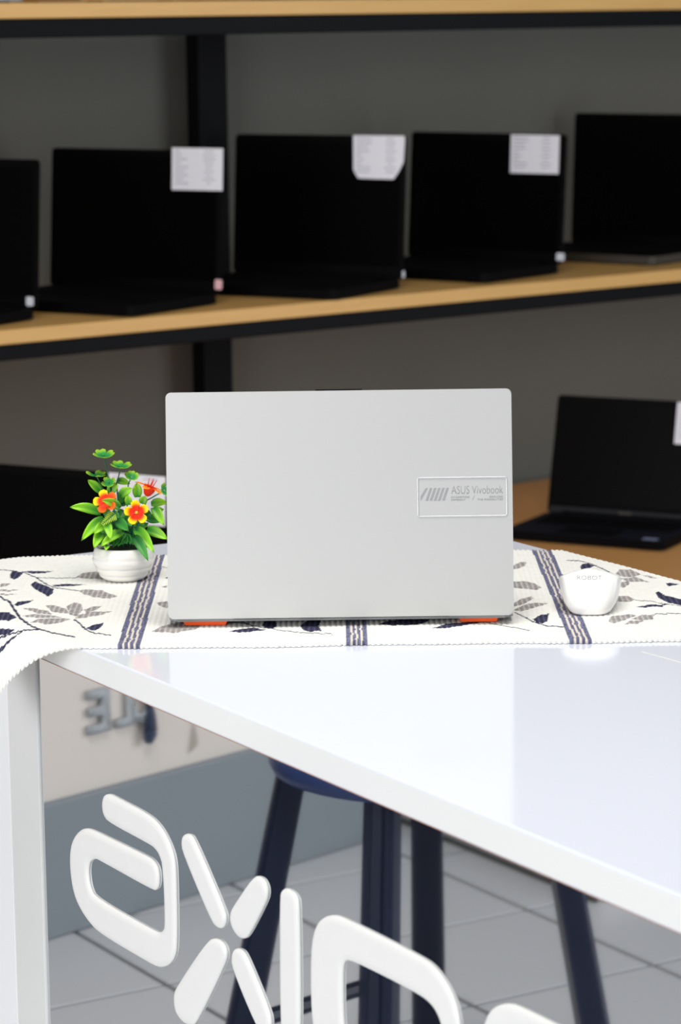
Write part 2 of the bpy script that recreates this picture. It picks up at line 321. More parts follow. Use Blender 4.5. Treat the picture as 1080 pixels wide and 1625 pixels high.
# ------------------------------------------------------------------ materials
M = dict(
    desk=mat('white_laminate', (226, 230, 242), 0.10, spec=0.38, noise=(3, 0.01)),
    desk_edge=mat('white_edge_band', (246, 246, 243), 0.22, spec=0.45, noise=(4, 0.02)),
    board=mat('particle_board', (176, 120, 70), 0.8, noise=(200, 0.3)),
    mirror=mat('mirror_acrylic', (216, 218, 220), 0.025, metal=1.0, bump=(3, 0.012)),
    alu=mat('brushed_trim', (232, 232, 229), 0.38, spec=0.4, noise=(14, 0.03)),
    panel=mat('white_panel', (253, 253, 253), 0.35, noise=(5, 0.015)),
    letter=mat('white_acrylic_letter', (247, 246, 242), 0.35, noise=(40, 0.02)),
    wall=mat('grey_wall', (119, 118, 111), 0.85, spec=0.2, noise=(2, 0.06), bump=(60, 0.2)),
    step=mat('blue_grey_step', (134, 142, 148), 0.6, noise=(3, 0.06)),
    beige=mat('beige_wall', (226, 217, 208), 0.6, noise=(2.2, 0.06)),
    tile=mat('floor_tile', (208, 209, 212), 0.3, noise=(3, 0.05)),
    grout=mat('floor_grout', (120, 122, 126), 0.9, noise=(30, 0.1)),
    ceil=mat('ceiling_paint', (225, 225, 222), 0.9, noise=(2, 0.02)),
    steel=mat('black_steel', (7, 8, 11), 0.6, spec=0.15, noise=(20, 0.1)),
    black=mat('black_plastic', (5, 5, 7), 0.6, spec=0.08, noise=(30, 0.1)),
    deck=mat('black_deck', (8, 9, 12), 0.6, spec=0.08, noise=(30, 0.1)),
    screen=mat('dark_screen', (4, 4, 5), 0.3, spec=0.12, noise=(5, 0.1)),
    deck2=mat('blue_black_deck', (22, 25, 36), 0.6, spec=0.12, noise=(30, 0.1)),
    dbez=mat('grey_bezel', (42, 43, 47), 0.55, spec=0.12, noise=(30, 0.1)),
    blue_st=mat('blue_sticker', (140, 152, 184), 0.6, noise=(60, 0.1)),
    bezel=mat('bezel_plastic', (6, 6, 8), 0.6, spec=0.08, noise=(30, 0.1)),
    keycap=mat('keycap', (9, 9, 12), 0.7, spec=0.08, noise=(40, 0.1)),
    dgrey=mat('dark_grey_edge', (70, 66, 60), 0.5, spec=0.3, noise=(20, 0.1)),
    paper=mat('paper_sheet', (244, 244, 252), 0.8, spec=0.1, noise=(60, 0.02)),
    ink=mat('printed_ink', (190, 190, 204), 0.9, spec=0.1, noise=(60, 0.1)),
    pink=mat('pink_sticker', (238, 190, 195), 0.7, noise=(60, 0.05)),
    white_st=mat('white_sticker', (225, 228, 238), 0.7, noise=(60, 0.05)),
    silver=mat('silver_lid', (207, 207, 204), 0.40, metal=0.45, spec=0.4, noise=(300, 0.012)),
    silver_dk=mat('silver_base', (150, 152, 155), 0.45, metal=0.3, noise=(200, 0.03)),
    plate=mat('plate_edge', (222, 223, 224), 0.25, metal=0.5, noise=(100, 0.02)),
    print=mat('grey_print', (150, 151, 152), 0.5, noise=(100, 0.05)),
    orange=mat('orange_rubber', (255, 92, 30), 0.5, spec=0.3, noise=(60, 0.04)),
    pot=mat('white_ceramic', (238, 236, 230), 0.25, spec=0.5, noise=(30, 0.02)),
    soil=mat('dark_foam', (40, 52, 30), 0.95, noise=(80, 0.4)),
    mouse=mat('white_plastic', (244, 243, 240), 0.28, spec=0.5, noise=(40, 0.01)),
    mouse_print=mat('mouse_print', (128, 126, 130), 0.5, noise=(60, 0.05)),
    navy=mat('navy_plastic', (24, 34, 60), 0.4, spec=0.4, noise=(12, 0.25)),
    seat=mat('blue_plastic', (56, 74, 124), 0.4, spec=0.4, noise=(12, 0.12)),
    gletter=mat('grey_sign_letter', (176, 180, 184), 0.5, noise=(40, 0.05)),
    dark_blue=mat('dark_blue_matte', (34, 52, 82), 0.9, noise=(40, 0.2)),
    cream=mat('cream_matte', (236, 228, 204), 0.8, noise=(40, 0.06)),
    stem=mat('plastic_stem', (28, 96, 62), 0.5, noise=(60, 0.15)),
    stamen=mat('yellow_stamen', (250, 205, 40), 0.5, noise=(60, 0.1)),
    wood=mat_wood('oak_shelf', (206, 158, 88), (226, 180, 108)),
    wood_dk=mat_wood('oak_counter', (212, 152, 88), (226, 168, 102)),
    cloth=mat_attr('woven_cloth', 0.9, 0.1),
    leaf=mat_attr('glossy_leaf', 0.38, 0.4),
    petal=mat_attr('fabric_petal', 0.55, 0.25),
)

# ------------------------------------------------------------------ room shell
RW = Vector((0.787, 0.617, 0)).normalized()          # along the rack, away to the right
RN = Vector((-RW.y, RW.x, 0))                        # into the rack
RO = Vector((-0.536, 4.585, 0)) - RN * 0.02          # front line of the shelves
RANG = math.atan2(RW.y, RW.x)
rack_frame = lambda name, loc: empty(name, loc, RANG)
WALL_D = 0.53
bm = bmesh.new(); box(bm, -1.6, 4.2, WALL_D, WALL_D + 0.12, 0, 3.2)
tag(obj('wall_back', bm, M['wall'], loc=RO, rot=(0, 0, RANG)), 'plain dark grey wall behind the laptop shelves', kind='structure')

# floor: grouted bed with loose tiles on it
bm = bmesh.new(); box(bm, -3.6, 3.2, -1.5, 7.4, -0.06, -0.004)
floor = tag(obj('floor', bm, M['grout']), 'pale grey square tiled floor with darker joints', kind='structure')
T1 = Vector((math.cos(math.radians(-60)), math.sin(math.radians(-60)), 0)); T2 = Vector((-T1.y, T1.x, 0))
bm = bmesh.new(); box(bm, 0.004, 0.296, 0.004, 0.296, -0.004, 0.0, bev=0.0012, seg=1)
bmesh.ops.recalc_face_normals(bm, faces=bm.faces[:])
tile_me = bpy.data.meshes.new('tile'); bm.to_mesh(tile_me); bm.free(); tile_me.materials.append(M['tile'])
cnt = 0
for i in range(-14, 14):
    for j in range(-14, 20):
        # lines of the grid: along T2 at 0.12+0.3k, along -T1... at -3.08-0.3k
        b = 0.12 + 0.3 * i; a = -3.08 - 0.3 * j + 0.0
        c = T1 * a + T2 * b
        ctr = c + T1 * 0.15 + T2 * 0.15
        if -2.6 < ctr.x < 0.9 and 1.0 < ctr.y < 4.4 and cnt < 300:
            t = link('tile', tile_me, None, floor, loc=c, rot=(0, 0, math.radians(-60))); cnt += 1

# the lower left part of the room, seen in the mirror panel
WA0, WA1 = Vector((-1.22, 3.452, 0)), Vector((-2.05, 3.222, 0))
d = (WA1 - WA0); ang = math.atan2(d.y, d.x); L = d.length
wl = tag(bxo('wall_left', (0, L, -0.25, 0, 0.2, 2.6), M['beige'], loc=WA0, rot=(0, 0, ang)), 'beige wall standing on a blue-grey plinth, seen in the mirror', kind='structure')
tag(bxo('baseboard_left', (-0.02, L, -0.25, 0.012, 0, 0.2), M['step'], loc=WA0, rot=(0, 0, ang), bev=0.004), 'blue-grey painted plinth under the beige wall', kind='structure')
WB0, WB1 = Vector((-2.19, 3.235, 0)), Vector((-1.92, 2.755, 0))
d2 = WB1 - WB0; ang2 = math.atan2(d2.y, d2.x)
tag(bxo('wall_side', (-0.3, d2.length, -0.12, 0, 0.0, 0.04), M['tile'], loc=WB0, rot=(0, 0, ang2), bev=0.008), 'low pale kerb meeting the beige wall, seen in the mirror', kind='structure')
tag(bxo('baseboard_side', (-0.05, d2.length, 0, 0.007, 0.0, 0.007), M['dgrey'], loc=WB0, rot=(0, 0, ang2), bev=0.004), 'thin dark strip along the foot of the pale kerb', kind='structure')

# raised sign letters on the beige wall (they read OLE from the room)
for ch, px, wd in (('E', 0.312, 0.040), ('L', 0.361, 0.032), ('O', 0.394, 0.046)):
    me = text_mesh('letter', ch, width=wd, height=0.064, extrude=0.010, thin=-0.028)
    # wall local +y faces the room; text runs along the room-side reading direction (-x)
    o = link('sign_letter', me, M['gletter'])
    o.matrix_world = Matrix.Translation(WA0) @ Matrix.Rotation(ang, 4, 'Z') @ Matrix.Translation((px + wd / 2, 0.0, 0.284)) @ Matrix(((-1, 0, 0, 0), (0, 0, 1, 0), (0, 1, 0, 0), (0, 0, 0, 1)))
    tag(o, 'grey raised capital letter %s on the beige wall, mirrored in the desk front' % ch, 'sign letter', 'sign letters on the beige wall')
# dark blue and cream stand-ins for two unclear shapes beside the letters
def on_wall(o, x, z):
    o.matrix_world = Matrix.Translation(WA0) @ Matrix.Rotation(ang, 4, 'Z') @ Matrix.Translation((x, 0.0, z))
bm = bmesh.new(); tube(bm, [(0, 0.012, 0.085), (0.002, 0.012, 0.04), (0.0, 0.014, 0.018)], 0.006, 10, 0.010); tube(bm, [(0, 0.014, 0.018), (-0.004, 0.014, 0.006), (-0.006, 0.014, 0)], 0.011, 10, 0.005)
o = obj('blue_stand_in', bm, M['dark_blue'], smooth=True); on_wall(o, 0.405, 0.252)
tag(o, 'dark blue stand-in for an unclear shape beside the grey letters', 'blue_stand_in')
bm = bmesh.new(); prism(bm, [(0, 0.05), (-0.012, 0.0), (0.0, 0.004), (0.012, 0.012), (0.006, 0.05)], 0, 0.004)
bmesh.ops.rotate(bm, verts=bm.verts[:], cent=(0, 0, 0), matrix=Matrix.Rotation(math.radians(90), 3, 'X'))
o = obj('cream_stand_in', bm, M['cream']); on_wall(o, 0.50, 0.215)
tag(o, 'small cream stand-in for an unclear pale shape above the plinth', 'stand_in_shape')

# ------------------------------------------------------------------ display rack
S_L, S_R = -1.1, 2.6
def shelf(name, ztop, th, y0, y1, m, beam, label):
    r = rack_frame(name, (RO.x, RO.y, 0))
    bxo('board', (S_L, S_R, y0, y1, ztop - th, ztop), m, r, bev=0.0015)
    if beam:
        bxo('front_beam', (S_L, S_R, y0 + 0.004, y0 + 0.034, ztop - th - beam, ztop - th), M['steel'], r, bev=0.002)
        bxo('rear_beam', (S_L, S_R, y1 - 0.04, y1 - 0.01, ztop - th - beam, ztop - th), M['steel'], r, bev=0.002)
        for x in (-0.6, 0.7, 1.9):
            bxo('cross_bar', (x - 0.012, x + 0.012, y0 + 0.034, y1 - 0.04, ztop - th - beam + 0.003, ztop - th), M['steel'], r)
    tag(r, label, 'shelf')
    return r
shelf('wall_shelf', 1.3215, 0.0245, 0.0, 0.45, M['wood'], 0.0305, 'upper oak shelf board on a black steel beam')
shelf('wall_shelf', 0.812, 0.0235, 0.0, 0.45, M['wood'], 0.0265, 'middle oak shelf board on a black steel beam holding five dark laptops')
lowc = rack_frame('low_counter', (RO.x, RO.y, 0))
bxo('counter_top', (S_L, S_R, -0.62, 0.465, 0.318, 0.345), M['wood_dk'], lowc, bev=0.0015)
bxo('front_beam', (S_L, S_R, -0.60, -0.56, 0.275, 0.318), M['steel'], lowc)
for x in (-1.0, 0.7, 2.4):
    for y in (-0.60, 0.40):
        bxo('leg', (x - 0.025, x + 0.025, y, y + 0.045, 0, 0.318), M['steel'], lowc)
tag(lowc, 'low wide oak counter behind the white desk, under the shelves', 'counter')
for x0 in (0.702,):
    tag(bxo('rack_post', (x0, x0 + 0.066, 0.452, 0.49, 0.345, 3.0), M['steel'], loc=(RO.x, RO.y, 0), rot=(0, 0, RANG), bev=0.002),
        'flat black steel upright against the grey wall behind the shelves', 'rack post')

# ------------------------------------------------------------------ dark laptops
def shelf_laptop(loc, yaw, W, Lh, z, label, group, sheet=None, dot=None, tilt=4, deck='deck', front=None, badge=False, palm=False):
    Dp = 0.66 * W; h = 0.018
    r = empty('laptop', (loc[0], loc[1], z), math.radians(yaw))
    bm = bmesh.new(); prism(bm, rrect(W, Dp, 0.012, 5, 0, -Dp / 2), 0.003, h)
    base = obj('base', bm, M[front or 'black'], r)
    bm = bmesh.new(); prism(bm, rrect(W - 0.006, Dp - 0.006, 0.010, 5, 0, -Dp / 2), h, h + 0.0008)
    obj('palm_rest', bm, M[deck], r)
    kb = bxo('keyboard', (-W * 0.43, W * 0.43, -Dp * 0.56, -Dp * 0.12, h + 0.0008, h + 0.0014), M['bezel'], r)
    bm = bmesh.new(); nx, ny = 14, 5
    for i in range(nx):
        for j in range(ny):
            x = -W * 0.42 + W * 0.84 * i / nx; y = -Dp * 0.55 + Dp * 0.42 * j / ny
            box(bm, x + 0.001, x + W * 0.84 / nx - 0.001, y + 0.001, y + Dp * 0.42 / ny - 0.001, h + 0.0014, h + 0.0028)
    tag(obj('key_rows', bm, M['keycap'], kb), kind='stuff')
    bxo('touchpad', (-0.055, 0.055, -Dp * 0.95, -Dp * 0.62, h + 0.0008, h + 0.0012), M['keycap'], r)
    bm = bmesh.new(); tube(bm, [(-W * 0.4, 0.0, h), (W * 0.4, 0.0, h)], 0.006, 10); obj('hinge', bm, M['black'], r)
    for sx in (-1, 1):
        for yy in (-0.02, -Dp + 0.02):
            bxo('foot', (sx * (W / 2 - 0.04) - 0.012, sx * (W / 2 - 0.04) + 0.012, yy - 0.006, yy + 0.006, 0, 0.003), M['black'], r)
    bm = bmesh.new(); prism(bm, rrect(W, Lh, 0.008, 5, 0, Lh / 2), -0.007, 0.0)
    lid = obj('lid', bm, M['bezel'], r, loc=(0, 0, h), rot=(math.radians(90 - tilt), 0, 0))
    bm = bmesh.new(); prism(bm, rrect(W - 0.018, Lh - 0.034, 0.002, 2, 0, Lh / 2 + 0.004), 0.0, 0.0006)
    obj('screen', bm, M['screen'], lid)
    if badge:
        bm = bmesh.new(); prism(bm, rrect(0.026, 0.006, 0.002, 3, 0, 0.0075), 0, 0.0008); obj('badge', bm, M['dgrey'], lid)
    if palm:
        bxo('palm_sticker', (W / 2 - 0.045, W / 2 - 0.018, -Dp + 0.010, -Dp + 0.024, h + 0.0008, h + 0.0014), M['blue_st'], r)
        bxo('bezel_strip', (-W / 2 + 0.004, W / 2 - 0.004, 0.002, 0.013, 0.0, 0.0006), M['dbez'], lid)
    if sheet:
        x0, w, y0, hh, kind = sheet
        a = W / 2 + x0
        if kind == 'cut':
            poly = [(0, 0), (0.002, -hh * 0.8), (0.012, -hh * 0.99), (w * 0.45, -hh), (w * 0.80, -hh), (w * 0.90, -hh * 0.82), (w * 0.985, -hh * 0.6), (w, -hh * 0.1), (w * 0.99, 0)]
        else:
            poly = [(0, 0), (w * 0.012, -hh), (w, -hh * 0.99), (w * 0.995, 0.0)]
        bm = bmesh.new(); prism(bm, [(a + x, Lh + y0 + y) for x, y in poly], 0.0008, 0.0014)
        sh = obj('paper_sheet', bm, M['paper'], lid)
        sh['label'] = 'white printed specification sheet'
        bm = bmesh.new(); rr = random.Random(int(W * 10000) + int(hh * 1e4))
        for k in range(9):
            y = Lh + y0 - hh * (0.09 + 0.095 * k)
            l1 = rr.uniform(0.08, 0.3) * w; l2 = rr.uniform(0.05, 0.26) * w; cx = a + w * 0.73
            box(bm, a + w * 0.07, a + w * 0.07 + l1, y, y + hh * 0.028, 0.0014, 0.0016)
            box(bm, cx - l2 / 2, cx + l2 / 2, y, y + hh * 0.028, 0.0014, 0.0016)
        tag(obj('printed_lines', bm, M['ink'], sh), kind='stuff')
    if dot:
        x, y, w, hh, m = dot
        bm = bmesh.new(); prism(bm, rrect(w, hh, 0.003, 3, W / 2 + x, y), 0.0008, 0.0014)
        obj('sticker', bm, M[m], lid)
    tag(r, label, 'laptop', group)
    return r
G = 'dark laptops on the middle shelf'
ZM = 0.812
shelf_laptop((-0.641, 4.805), -31.5, 0.350, 0.242, ZM, 'black laptop cut off by the left edge of the picture on the middle shelf', G, dot=(-0.012, 0.012, 0.015, 0.015, 'white_st'))
shelf_laptop((-0.356, 5.031), -33.6, 0.368, 0.242, ZM, 'black laptop with a square paper sheet and a pink sticker on the middle shelf', G, sheet=(-0.104, 0.108, 0.004, 0.072, 'flat'), dot=(0.0, 0.016, 0.015, 0.017, 'pink'))
shelf_laptop((-0.039, 5.257), -30.5, 0.356, 0.253, ZM, 'black laptop whose paper sheet has curled rounded lower corners', G, sheet=(-0.106, 0.106, 0.0, 0.077, 'cut'), dot=(0.004, 0.008, 0.005, 0.014, 'white_st'))
shelf_laptop((0.277, 5.534), -39.2, 0.361, 0.241, ZM, 'black laptop with a paper sheet set in slightly from its top right corner', G, sheet=(-0.124, 0.112, -0.002, 0.072, 'flat'), dot=(0.0, 0.014, 0.018, 0.014, 'white_st'))
shelf_laptop((0.613, 5.839), -38.6, 0.342, 0.262, ZM, 'tall black laptop without paper at the right end of the middle shelf', G, deck='deck', front='dgrey', tilt=3)
shelf_laptop((0.530, 5.330), -27.5, 0.315, 0.224, 0.345, 'black laptop with wide open keyboard on the low counter behind the white mouse', 'dark laptops on the low counter', sheet=(-0.074, 0.078, -0.002, 0.078, 'flat'), tilt=14, badge=True, dot=None, deck='deck2', palm=True)
shelf_laptop((-0.423, 4.485), -28.6, 0.345, 0.235, 0.345, 'black laptop on the low counter behind the flower pot', 'dark laptops on the low counter', sheet=(-0.110, 0.105, 0.0, 0.078, 'flat'))

# things standing on the upper shelf, only their feet in view
def rk(x, y, z): p = RO + RW * x + RN * y; return (p.x, p.y, z)
def closed_laptop(x, y, m, label, W=0.34, D=0.23):
    r = empty('closed_laptop', rk(x, y, 1.3215), RANG)
    bm = bmesh.new(); prism(bm, rrect(W, D, 0.012, 5), 0.003, 0.014); obj('base', bm, m, r)
    bm = bmesh.new(); prism(bm, rrect(W, D, 0.012, 5), 0.0145, 0.021); obj('lid', bm, m, r)
    for sx in (-1, 1):
        for sy in (-1, 1): bxo('foot', (sx * W * 0.4 - 0.012, sx * W * 0.4 + 0.012, sy * D * 0.42 - 0.005, sy * D * 0.42 + 0.005, 0, 0.003), M['black'], r)
    tag(r, label, 'laptop', 'closed laptops on the upper shelf')
closed_laptop(-0.10, 0.14, M['silver_dk'], 'closed grey laptop at the left end of the upper shelf')
closed_laptop(0.36, 0.16, M['wood_dk'], 'closed brown laptop on the upper shelf beside the grey one')
closed_laptop(0.74, 0.2, M['black'], 'closed black laptop on the upper shelf, furthest right')

# ------------------------------------------------------------------ the white desk
DU = Vector((0.511, -0.8596, 0)).normalized(); DV = Vector((-DU.y, DU.x, 0))
DO = Vector((-0.4436, 2.8673, 0)); DANG = math.atan2(DU.y, DU.x)
DW, DL, DT, TH = 0.611, 1.66, 0.75, 0.0255
desk = empty('counter_desk', (DO.x, DO.y, 0), DANG)
tag(desk, 'white glossy counter desk with a mirrored front bearing raised white letters', 'desk')
top = bxo('table_top', (0, DL, 0.0, DW, DT - TH, DT), M['desk'], desk, bev=0.0016, seg=2)
me = top.data; me.materials.append(M['desk_edge'])
for p in me.polygons:
    if abs(p.normal.z) < 0.3: p.material_index = 1
bxo('edge_core', (0.002, DL - 0.002, 0.0015, DW - 0.002, DT - TH - 0.0007, DT - TH), M['board'], desk)
BZ = DT - TH - 0.0007
mirror = bxo('mirror_panel', (0.305, DL - 0.02, 0.008, 0.014, 0.0, BZ), M['mirror'], desk)
bxo('trim_post', (0.241, 0.305, 0.0055, 0.03, 0.0, BZ), M['alu'], desk, bev=0.001)
bxo('backing_board', (0.305, DL - 0.02, 0.0145, 0.032, 0, BZ), M['board'], desk)
bxo('seam_edge', (0.2385, 0.241, 0.0075, 0.03, 0, BZ), M['board'], desk)
bxo('front_panel', (0.02, 0.2385, 0.006, 0.03, 0, BZ), M['panel'], desk, bev=0.001)
bxo('side_panel', (0.02, 0.045, 0.03, DW - 0.03, 0, BZ), M['panel'], desk)
bxo('side_panel', (DL - 0.045, DL - 0.02, 0.032, DW - 0.03, 0, BZ), M['panel'], desk)
bxo('back_panel', (0.02, DL - 0.02, DW - 0.03, DW - 0.01, 0.0, BZ), M['panel'], desk)
bm = bmesh.new(); tube(bm, [(0.702, 0.4019, DT + 0.0001), (0.735, 0.4037, DT + 0.0001), (0.775, 0.4052, DT + 0.0001)], 0.0002, 6); obj('film_crease', bm, M['cream'], desk)
# letters of the desk front: local x = along the front, local y = height
def letter(loops, name='letter'):
    me = curve_mesh(name, loops, 0.0006, 0.0055, 0.0017)
    o = link(name, me, M['letter'], mirror)
    o.matrix_local = Matrix.Translation((0, 0.0072, 0)) @ Matrix(((1, 0, 0, 0), (0, 0, -1, 0), (0, 1, 0, 0), (0, 0, 0, 1)))
    for vv in me.vertices: vv.co.z *= 0.42
    for p in me.polygons: p.use_smooth = abs(p.normal.z) < 0.999
    return o
letter([chaikin(LET_A, 2)])
for q in LET_X: letter([chaikin(q, 2)], 'letter_stroke')
letter([chaikin(LET_I, 2)])
for dx in (0.0, 0.2405):
    sh = lambda l: [(x + dx - 0.0137, y - 0.006) for x, y in l]
    letter([chaikin(sh([(0.818, 0.54), (0.819, 0.585), (0.825, 0.603), (0.835, 0.614), (0.853, 0.622), (0.871, 0.6235), (0.981, 0.6235), (0.999, 0.620), (1.015, 0.611), (1.025, 0.600), (1.03, 0.582), (1.03, 0.53), (1.024, 0.513), (1.01, 0.50), (0.99, 0.495), (0.86, 0.495), (0.836, 0.503), (0.822, 0.519)]), 2),
            chaikin(sh([(0.863, 0.54), (0.863, 0.581), (0.866, 0.591), (0.876, 0.596), (0.975, 0.597), (0.994, 0.594), (1.004, 0.587), (1.009, 0.578), (1.009, 0.535), (1.003, 0.524), (0.99, 0.52), (0.88, 0.52), (0.867, 0.527)]), 2)])

# ------------------------------------------------------------------ table runner
CX0, CX1, CY0, CY1, CTOP = -0.362, 0.46, 2.5065, 2.9385, 0.7527
nx, ny = int((CX1 - CX0) / 0.001) + 1, 290
xs = np.linspace(CX0, CX1, nx); ysn = np.linspace(0, 1, ny)
XX, TT = np.meshgrid(xs, ysn)
RIB = 0.005
ph = np.abs(np.sin(np.pi * XX / RIB)) ** 0.8
hash1 = lambda k: np.modf(np.abs(np.sin(k * 12.9898) * 43758.5453))[0]
ribi = np.floor(XX / RIB)
edge = (ph * 0.0026 + (hash1(ribi) - 0.5) * 0.0012)
wob = 0.0018 * np.sin(XX * 21) + 0.0012 * np.sin(XX * 47 + 1)
YY = (CY0 - edge + wob) * (1 - TT) + (CY1 + edge + 0.6 * wob) * TT
def inpoly(px, py, poly):
    c = np.zeros(px.shape, bool); n = len(poly)
    for i in range(n):
        x1, y1 = poly[i]; x2, y2 = poly[i - 1]
        if y1 == y2: continue
        c ^= ((y1 > py) != (y2 > py)) & (px < (x2 - x1) * (py - y1) / (y2 - y1) + x1)
    return c
def near(px, py, line, w):
    m = np.zeros(px.shape, bool)
    for (x1, y1), (x2, y2) in zip(line, line[1:]):
        dx, dy = x2 - x1, y2 - y1; t = np.clip(((px - x1) * dx + (py - y1) * dy) / (dx * dx + dy * dy + 1e-12), 0, 1)
        # threads are floated over the ribs: wider across the runner than along it
        m |= ((px - x1 - t * dx) / w) ** 2 + ((py - y1 - t * dy) / (w * 2.4)) ** 2 < 1
    return m
SER = (hash1(ribi + 3) - 0.5) * 0.004 + (ph - 0.6) * 0.004   # saw-toothed motif edges along the ribs
PX, PY = XX, YY + SER
C = np.empty(XX.shape + (4,), np.float32); C[:] = lin(240, 239, 233)
C[..., :3] *= (0.955 + 0.06 * hash1(ribi * 7 + np.floor(YY / 0.003) * 3.7))[..., None]
navy_c, grey_c = np.array(lin(58, 58, 80), np.float32), np.array(lin(164, 159, 157), np.float32)
thr = hash1(ribi * 5 + np.floor(YY / 0.0022) * 1.3)
for p in GREY:
    pa = np.array(p); bbx = (XX > pa[:, 0].min() - .01) & (XX < pa[:, 0].max() + .01)
    m = bbx & inpoly(PX, PY, p); C[m] = grey_c * ((0.8 + 0.4 * thr[m]) * (1.45 - 0.65 * ph[m]))[:, None]
for p in NAVY:
    m = inpoly(PX, PY, p); C[m] = navy_c * ((0.75 + 0.6 * thr[m]) * (1.9 - 1.2 * ph[m]))[:, None]
for l, w in STEMS:
    C[near(PX, PY, l, w)] = navy_c
band_c = np.array(lin(108, 110, 136), np.float32); cream_c = np.array(lin(222, 212, 200), np.float32)
for x0, x1 in ((-0.1985, -0.178), (0.0035, 0.0225), (0.201, 0.221)):
    shift = 0.0035 * (YY - 2.5) / 0.43 * (-1 if x0 < 0 else (0 if x0 < .1 else -1.2))
    uu = (XX - x0 - shift) / (x1 - x0)
    m = (uu > 0) & (uu < 1)
    C[m] = band_c * (0.55 + 0.9 * hash1(np.floor(uu[m] * 21) + np.floor(YY[m] / 0.003) * 2.1))[:, None]
    for k, q in enumerate((0.27, 0.5, 0.73)):
        mm = m & (np.abs(uu - q - 0.03 * np.sin(YY * 160 + k * 1.7) * np.sin(YY * 61 + k)) < 0.05)
        C[mm] = cream_c
C[..., 3] = 1
def arc(e, R):
    e = np.maximum(e, 0); a = np.minimum(e / R, np.pi / 2)
    return R * np.sin(a), R * (1 - np.cos(a)) + np.maximum(e - R * np.pi / 2, 0)
def fold(X, Y, Z):
    s = (X - DO.x) * DU.x + (Y - DO.y) * DU.y; t = (X - DO.x) * DV.x + (Y - DO.y) * DV.y
    h1, d1 = arc(-t, 0.066); h2, d2 = arc(-s, 0.03); h3, d3 = arc(t - DW, 0.012)
    s2 = np.where(s < 0, -h2, s); t2 = np.where(t < 0, -h1, np.where(t > DW, DW + h3, t))
    return DO.x + DU.x * s2 + DV.x * t2, DO.y + DU.y * s2 + DV.y * t2, Z - d1 - d2 - d3
# fold lifts slightly where the striped bands pucker at the front hem
puck = np.zeros_like(XX)
for c in (-0.189, 0.013, 0.211): puck += 0.0022 * np.exp(-((XX - c) / 0.008) ** 2) * np.exp(-((YY - CY0) / 0.012) ** 2)
puck += 0.0004 * np.sin(XX * 30) * np.sin(YY * 25)
ZZ = CTOP + 0.0006 * ph + puck
def grid(X, Y, Z, rows):
    return np.stack(fold(X, Y, Z), -1)
V = grid(XX, YY, ZZ, ny)
Vf = grid(XX[:1], YY[:1] + 0.0006, ZZ[:1] * 0 + 0.7503, 1); Vb = grid(XX[-1:], YY[-1:] - 0.0006, ZZ[-1:] * 0 + 0.7503, 1)
V = np.concatenate([Vf, V, Vb], 0); C = np.concatenate([C[:1], C, C[-1:]], 0)
R_, K_ = V.shape[:2]
idx = np.arange(R_ * K_).reshape(R_, K_)
faces = np.stack([idx[:-1, :-1], idx[:-1, 1:], idx[1:, 1:], idx[1:, :-1]], -1).reshape(-1, 4)
me = bpy.data.meshes.new('table_runner')
me.vertices.add(R_ * K_); me.vertices.foreach_set('co', V.astype(np.float32).ravel())
me.loops.add(faces.size); me.loops.foreach_set('vertex_index', faces.astype(np.int32).ravel())
me.polygons.add(len(faces)); me.polygons.foreach_set('loop_start', np.arange(0, faces.size, 4, dtype=np.int32)); me.polygons.foreach_set('loop_total', np.full(len(faces), 4, np.int32))
me.update(calc_edges=True)
me.polygons.foreach_set('use_smooth', np.ones(len(faces), bool))
ca = me.color_attributes.new('col', 'FLOAT_COLOR', 'POINT'); ca.data.foreach_set('color', C.astype(np.float32).ravel())
runner = tag(link('table_runner', me, M['cloth']), 'cream ribbed table runner woven with navy and grey leaves and striped bands', 'table runner')
CZ = CTOP + 0.0011

# ------------------------------------------------------------------ the silver laptop
LW, LH = 0.3135, 0.2056
lap = empty('silver_laptop', (-0.0006, 2.584, CZ))
tag(lap, 'open silver laptop seen from behind, standing on the patterned runner', 'laptop')
bm = bmesh.new(); prism(bm, rrect(LW, 0.212, 0.008, 6, 0, 0.106), 0.0035, 0.0135)
bmesh.ops.bevel(bm, geom=[e for e in bm.edges if all(v.co.z < 0.004 for v in e.verts)], offset=0.0025, segments=2, affect='EDGES')
obj('base', bm, M['silver_dk'], lap)
bm = bmesh.new(); prism(bm, rrect(LW - 0.004, 0.208, 0.007, 6, 0, 0.106), 0.0135, 0.0142); obj('palm_rest', bm, M['silver'], lap)
kb = bxo('keyboard', (-0.135, 0.135, 0.03, 0.125, 0.0142, 0.0148), M['silver_dk'], lap)
bm = bmesh.new()
for i in range(14):
    for j in range(6):
        box(bm, -0.133 + i * 0.019 + 0.001, -0.133 + (i + 1) * 0.019 - 0.001, 0.031 + j * 0.0155 + 0.001, 0.031 + (j + 1) * 0.0155 - 0.001, 0.0148, 0.0162)
tag(obj('key_rows', bm, M['silver'], kb), kind='stuff')
bxo('touchpad', (-0.058, 0.058, 0.135, 0.203, 0.0142, 0.0146), M['silver'], lap)
for x0, x1 in ((-0.1435, -0.1035), (0.1075, 0.143)):
    bm = bmesh.new(); prism(bm, [(x0 - 0.002, 0.0056), (x1 + 0.001, 0.0056), (x1 - 0.002, 0.0), (x0 + 0.002, 0.0)], -0.012, -0.001)
    bmesh.ops.rotate(bm, verts=bm.verts[:], cent=(0, 0, 0), matrix=Matrix.Rotation(math.radians(90), 3, 'X'))
    o = obj('rear_foot', bm, M['orange'], lap); o['label'] = 'bright orange rubber strip under the hinge'
bxo('hinge_bar', (-0.10, 0.10, -0.0, 0.008, 0.0035, 0.0105), M['silver'], lap, bev=0.002)
bxo('front_foot', (-0.1, 0.1, 0.19, 0.198, 0.0, 0.0035), M['black'], lap)
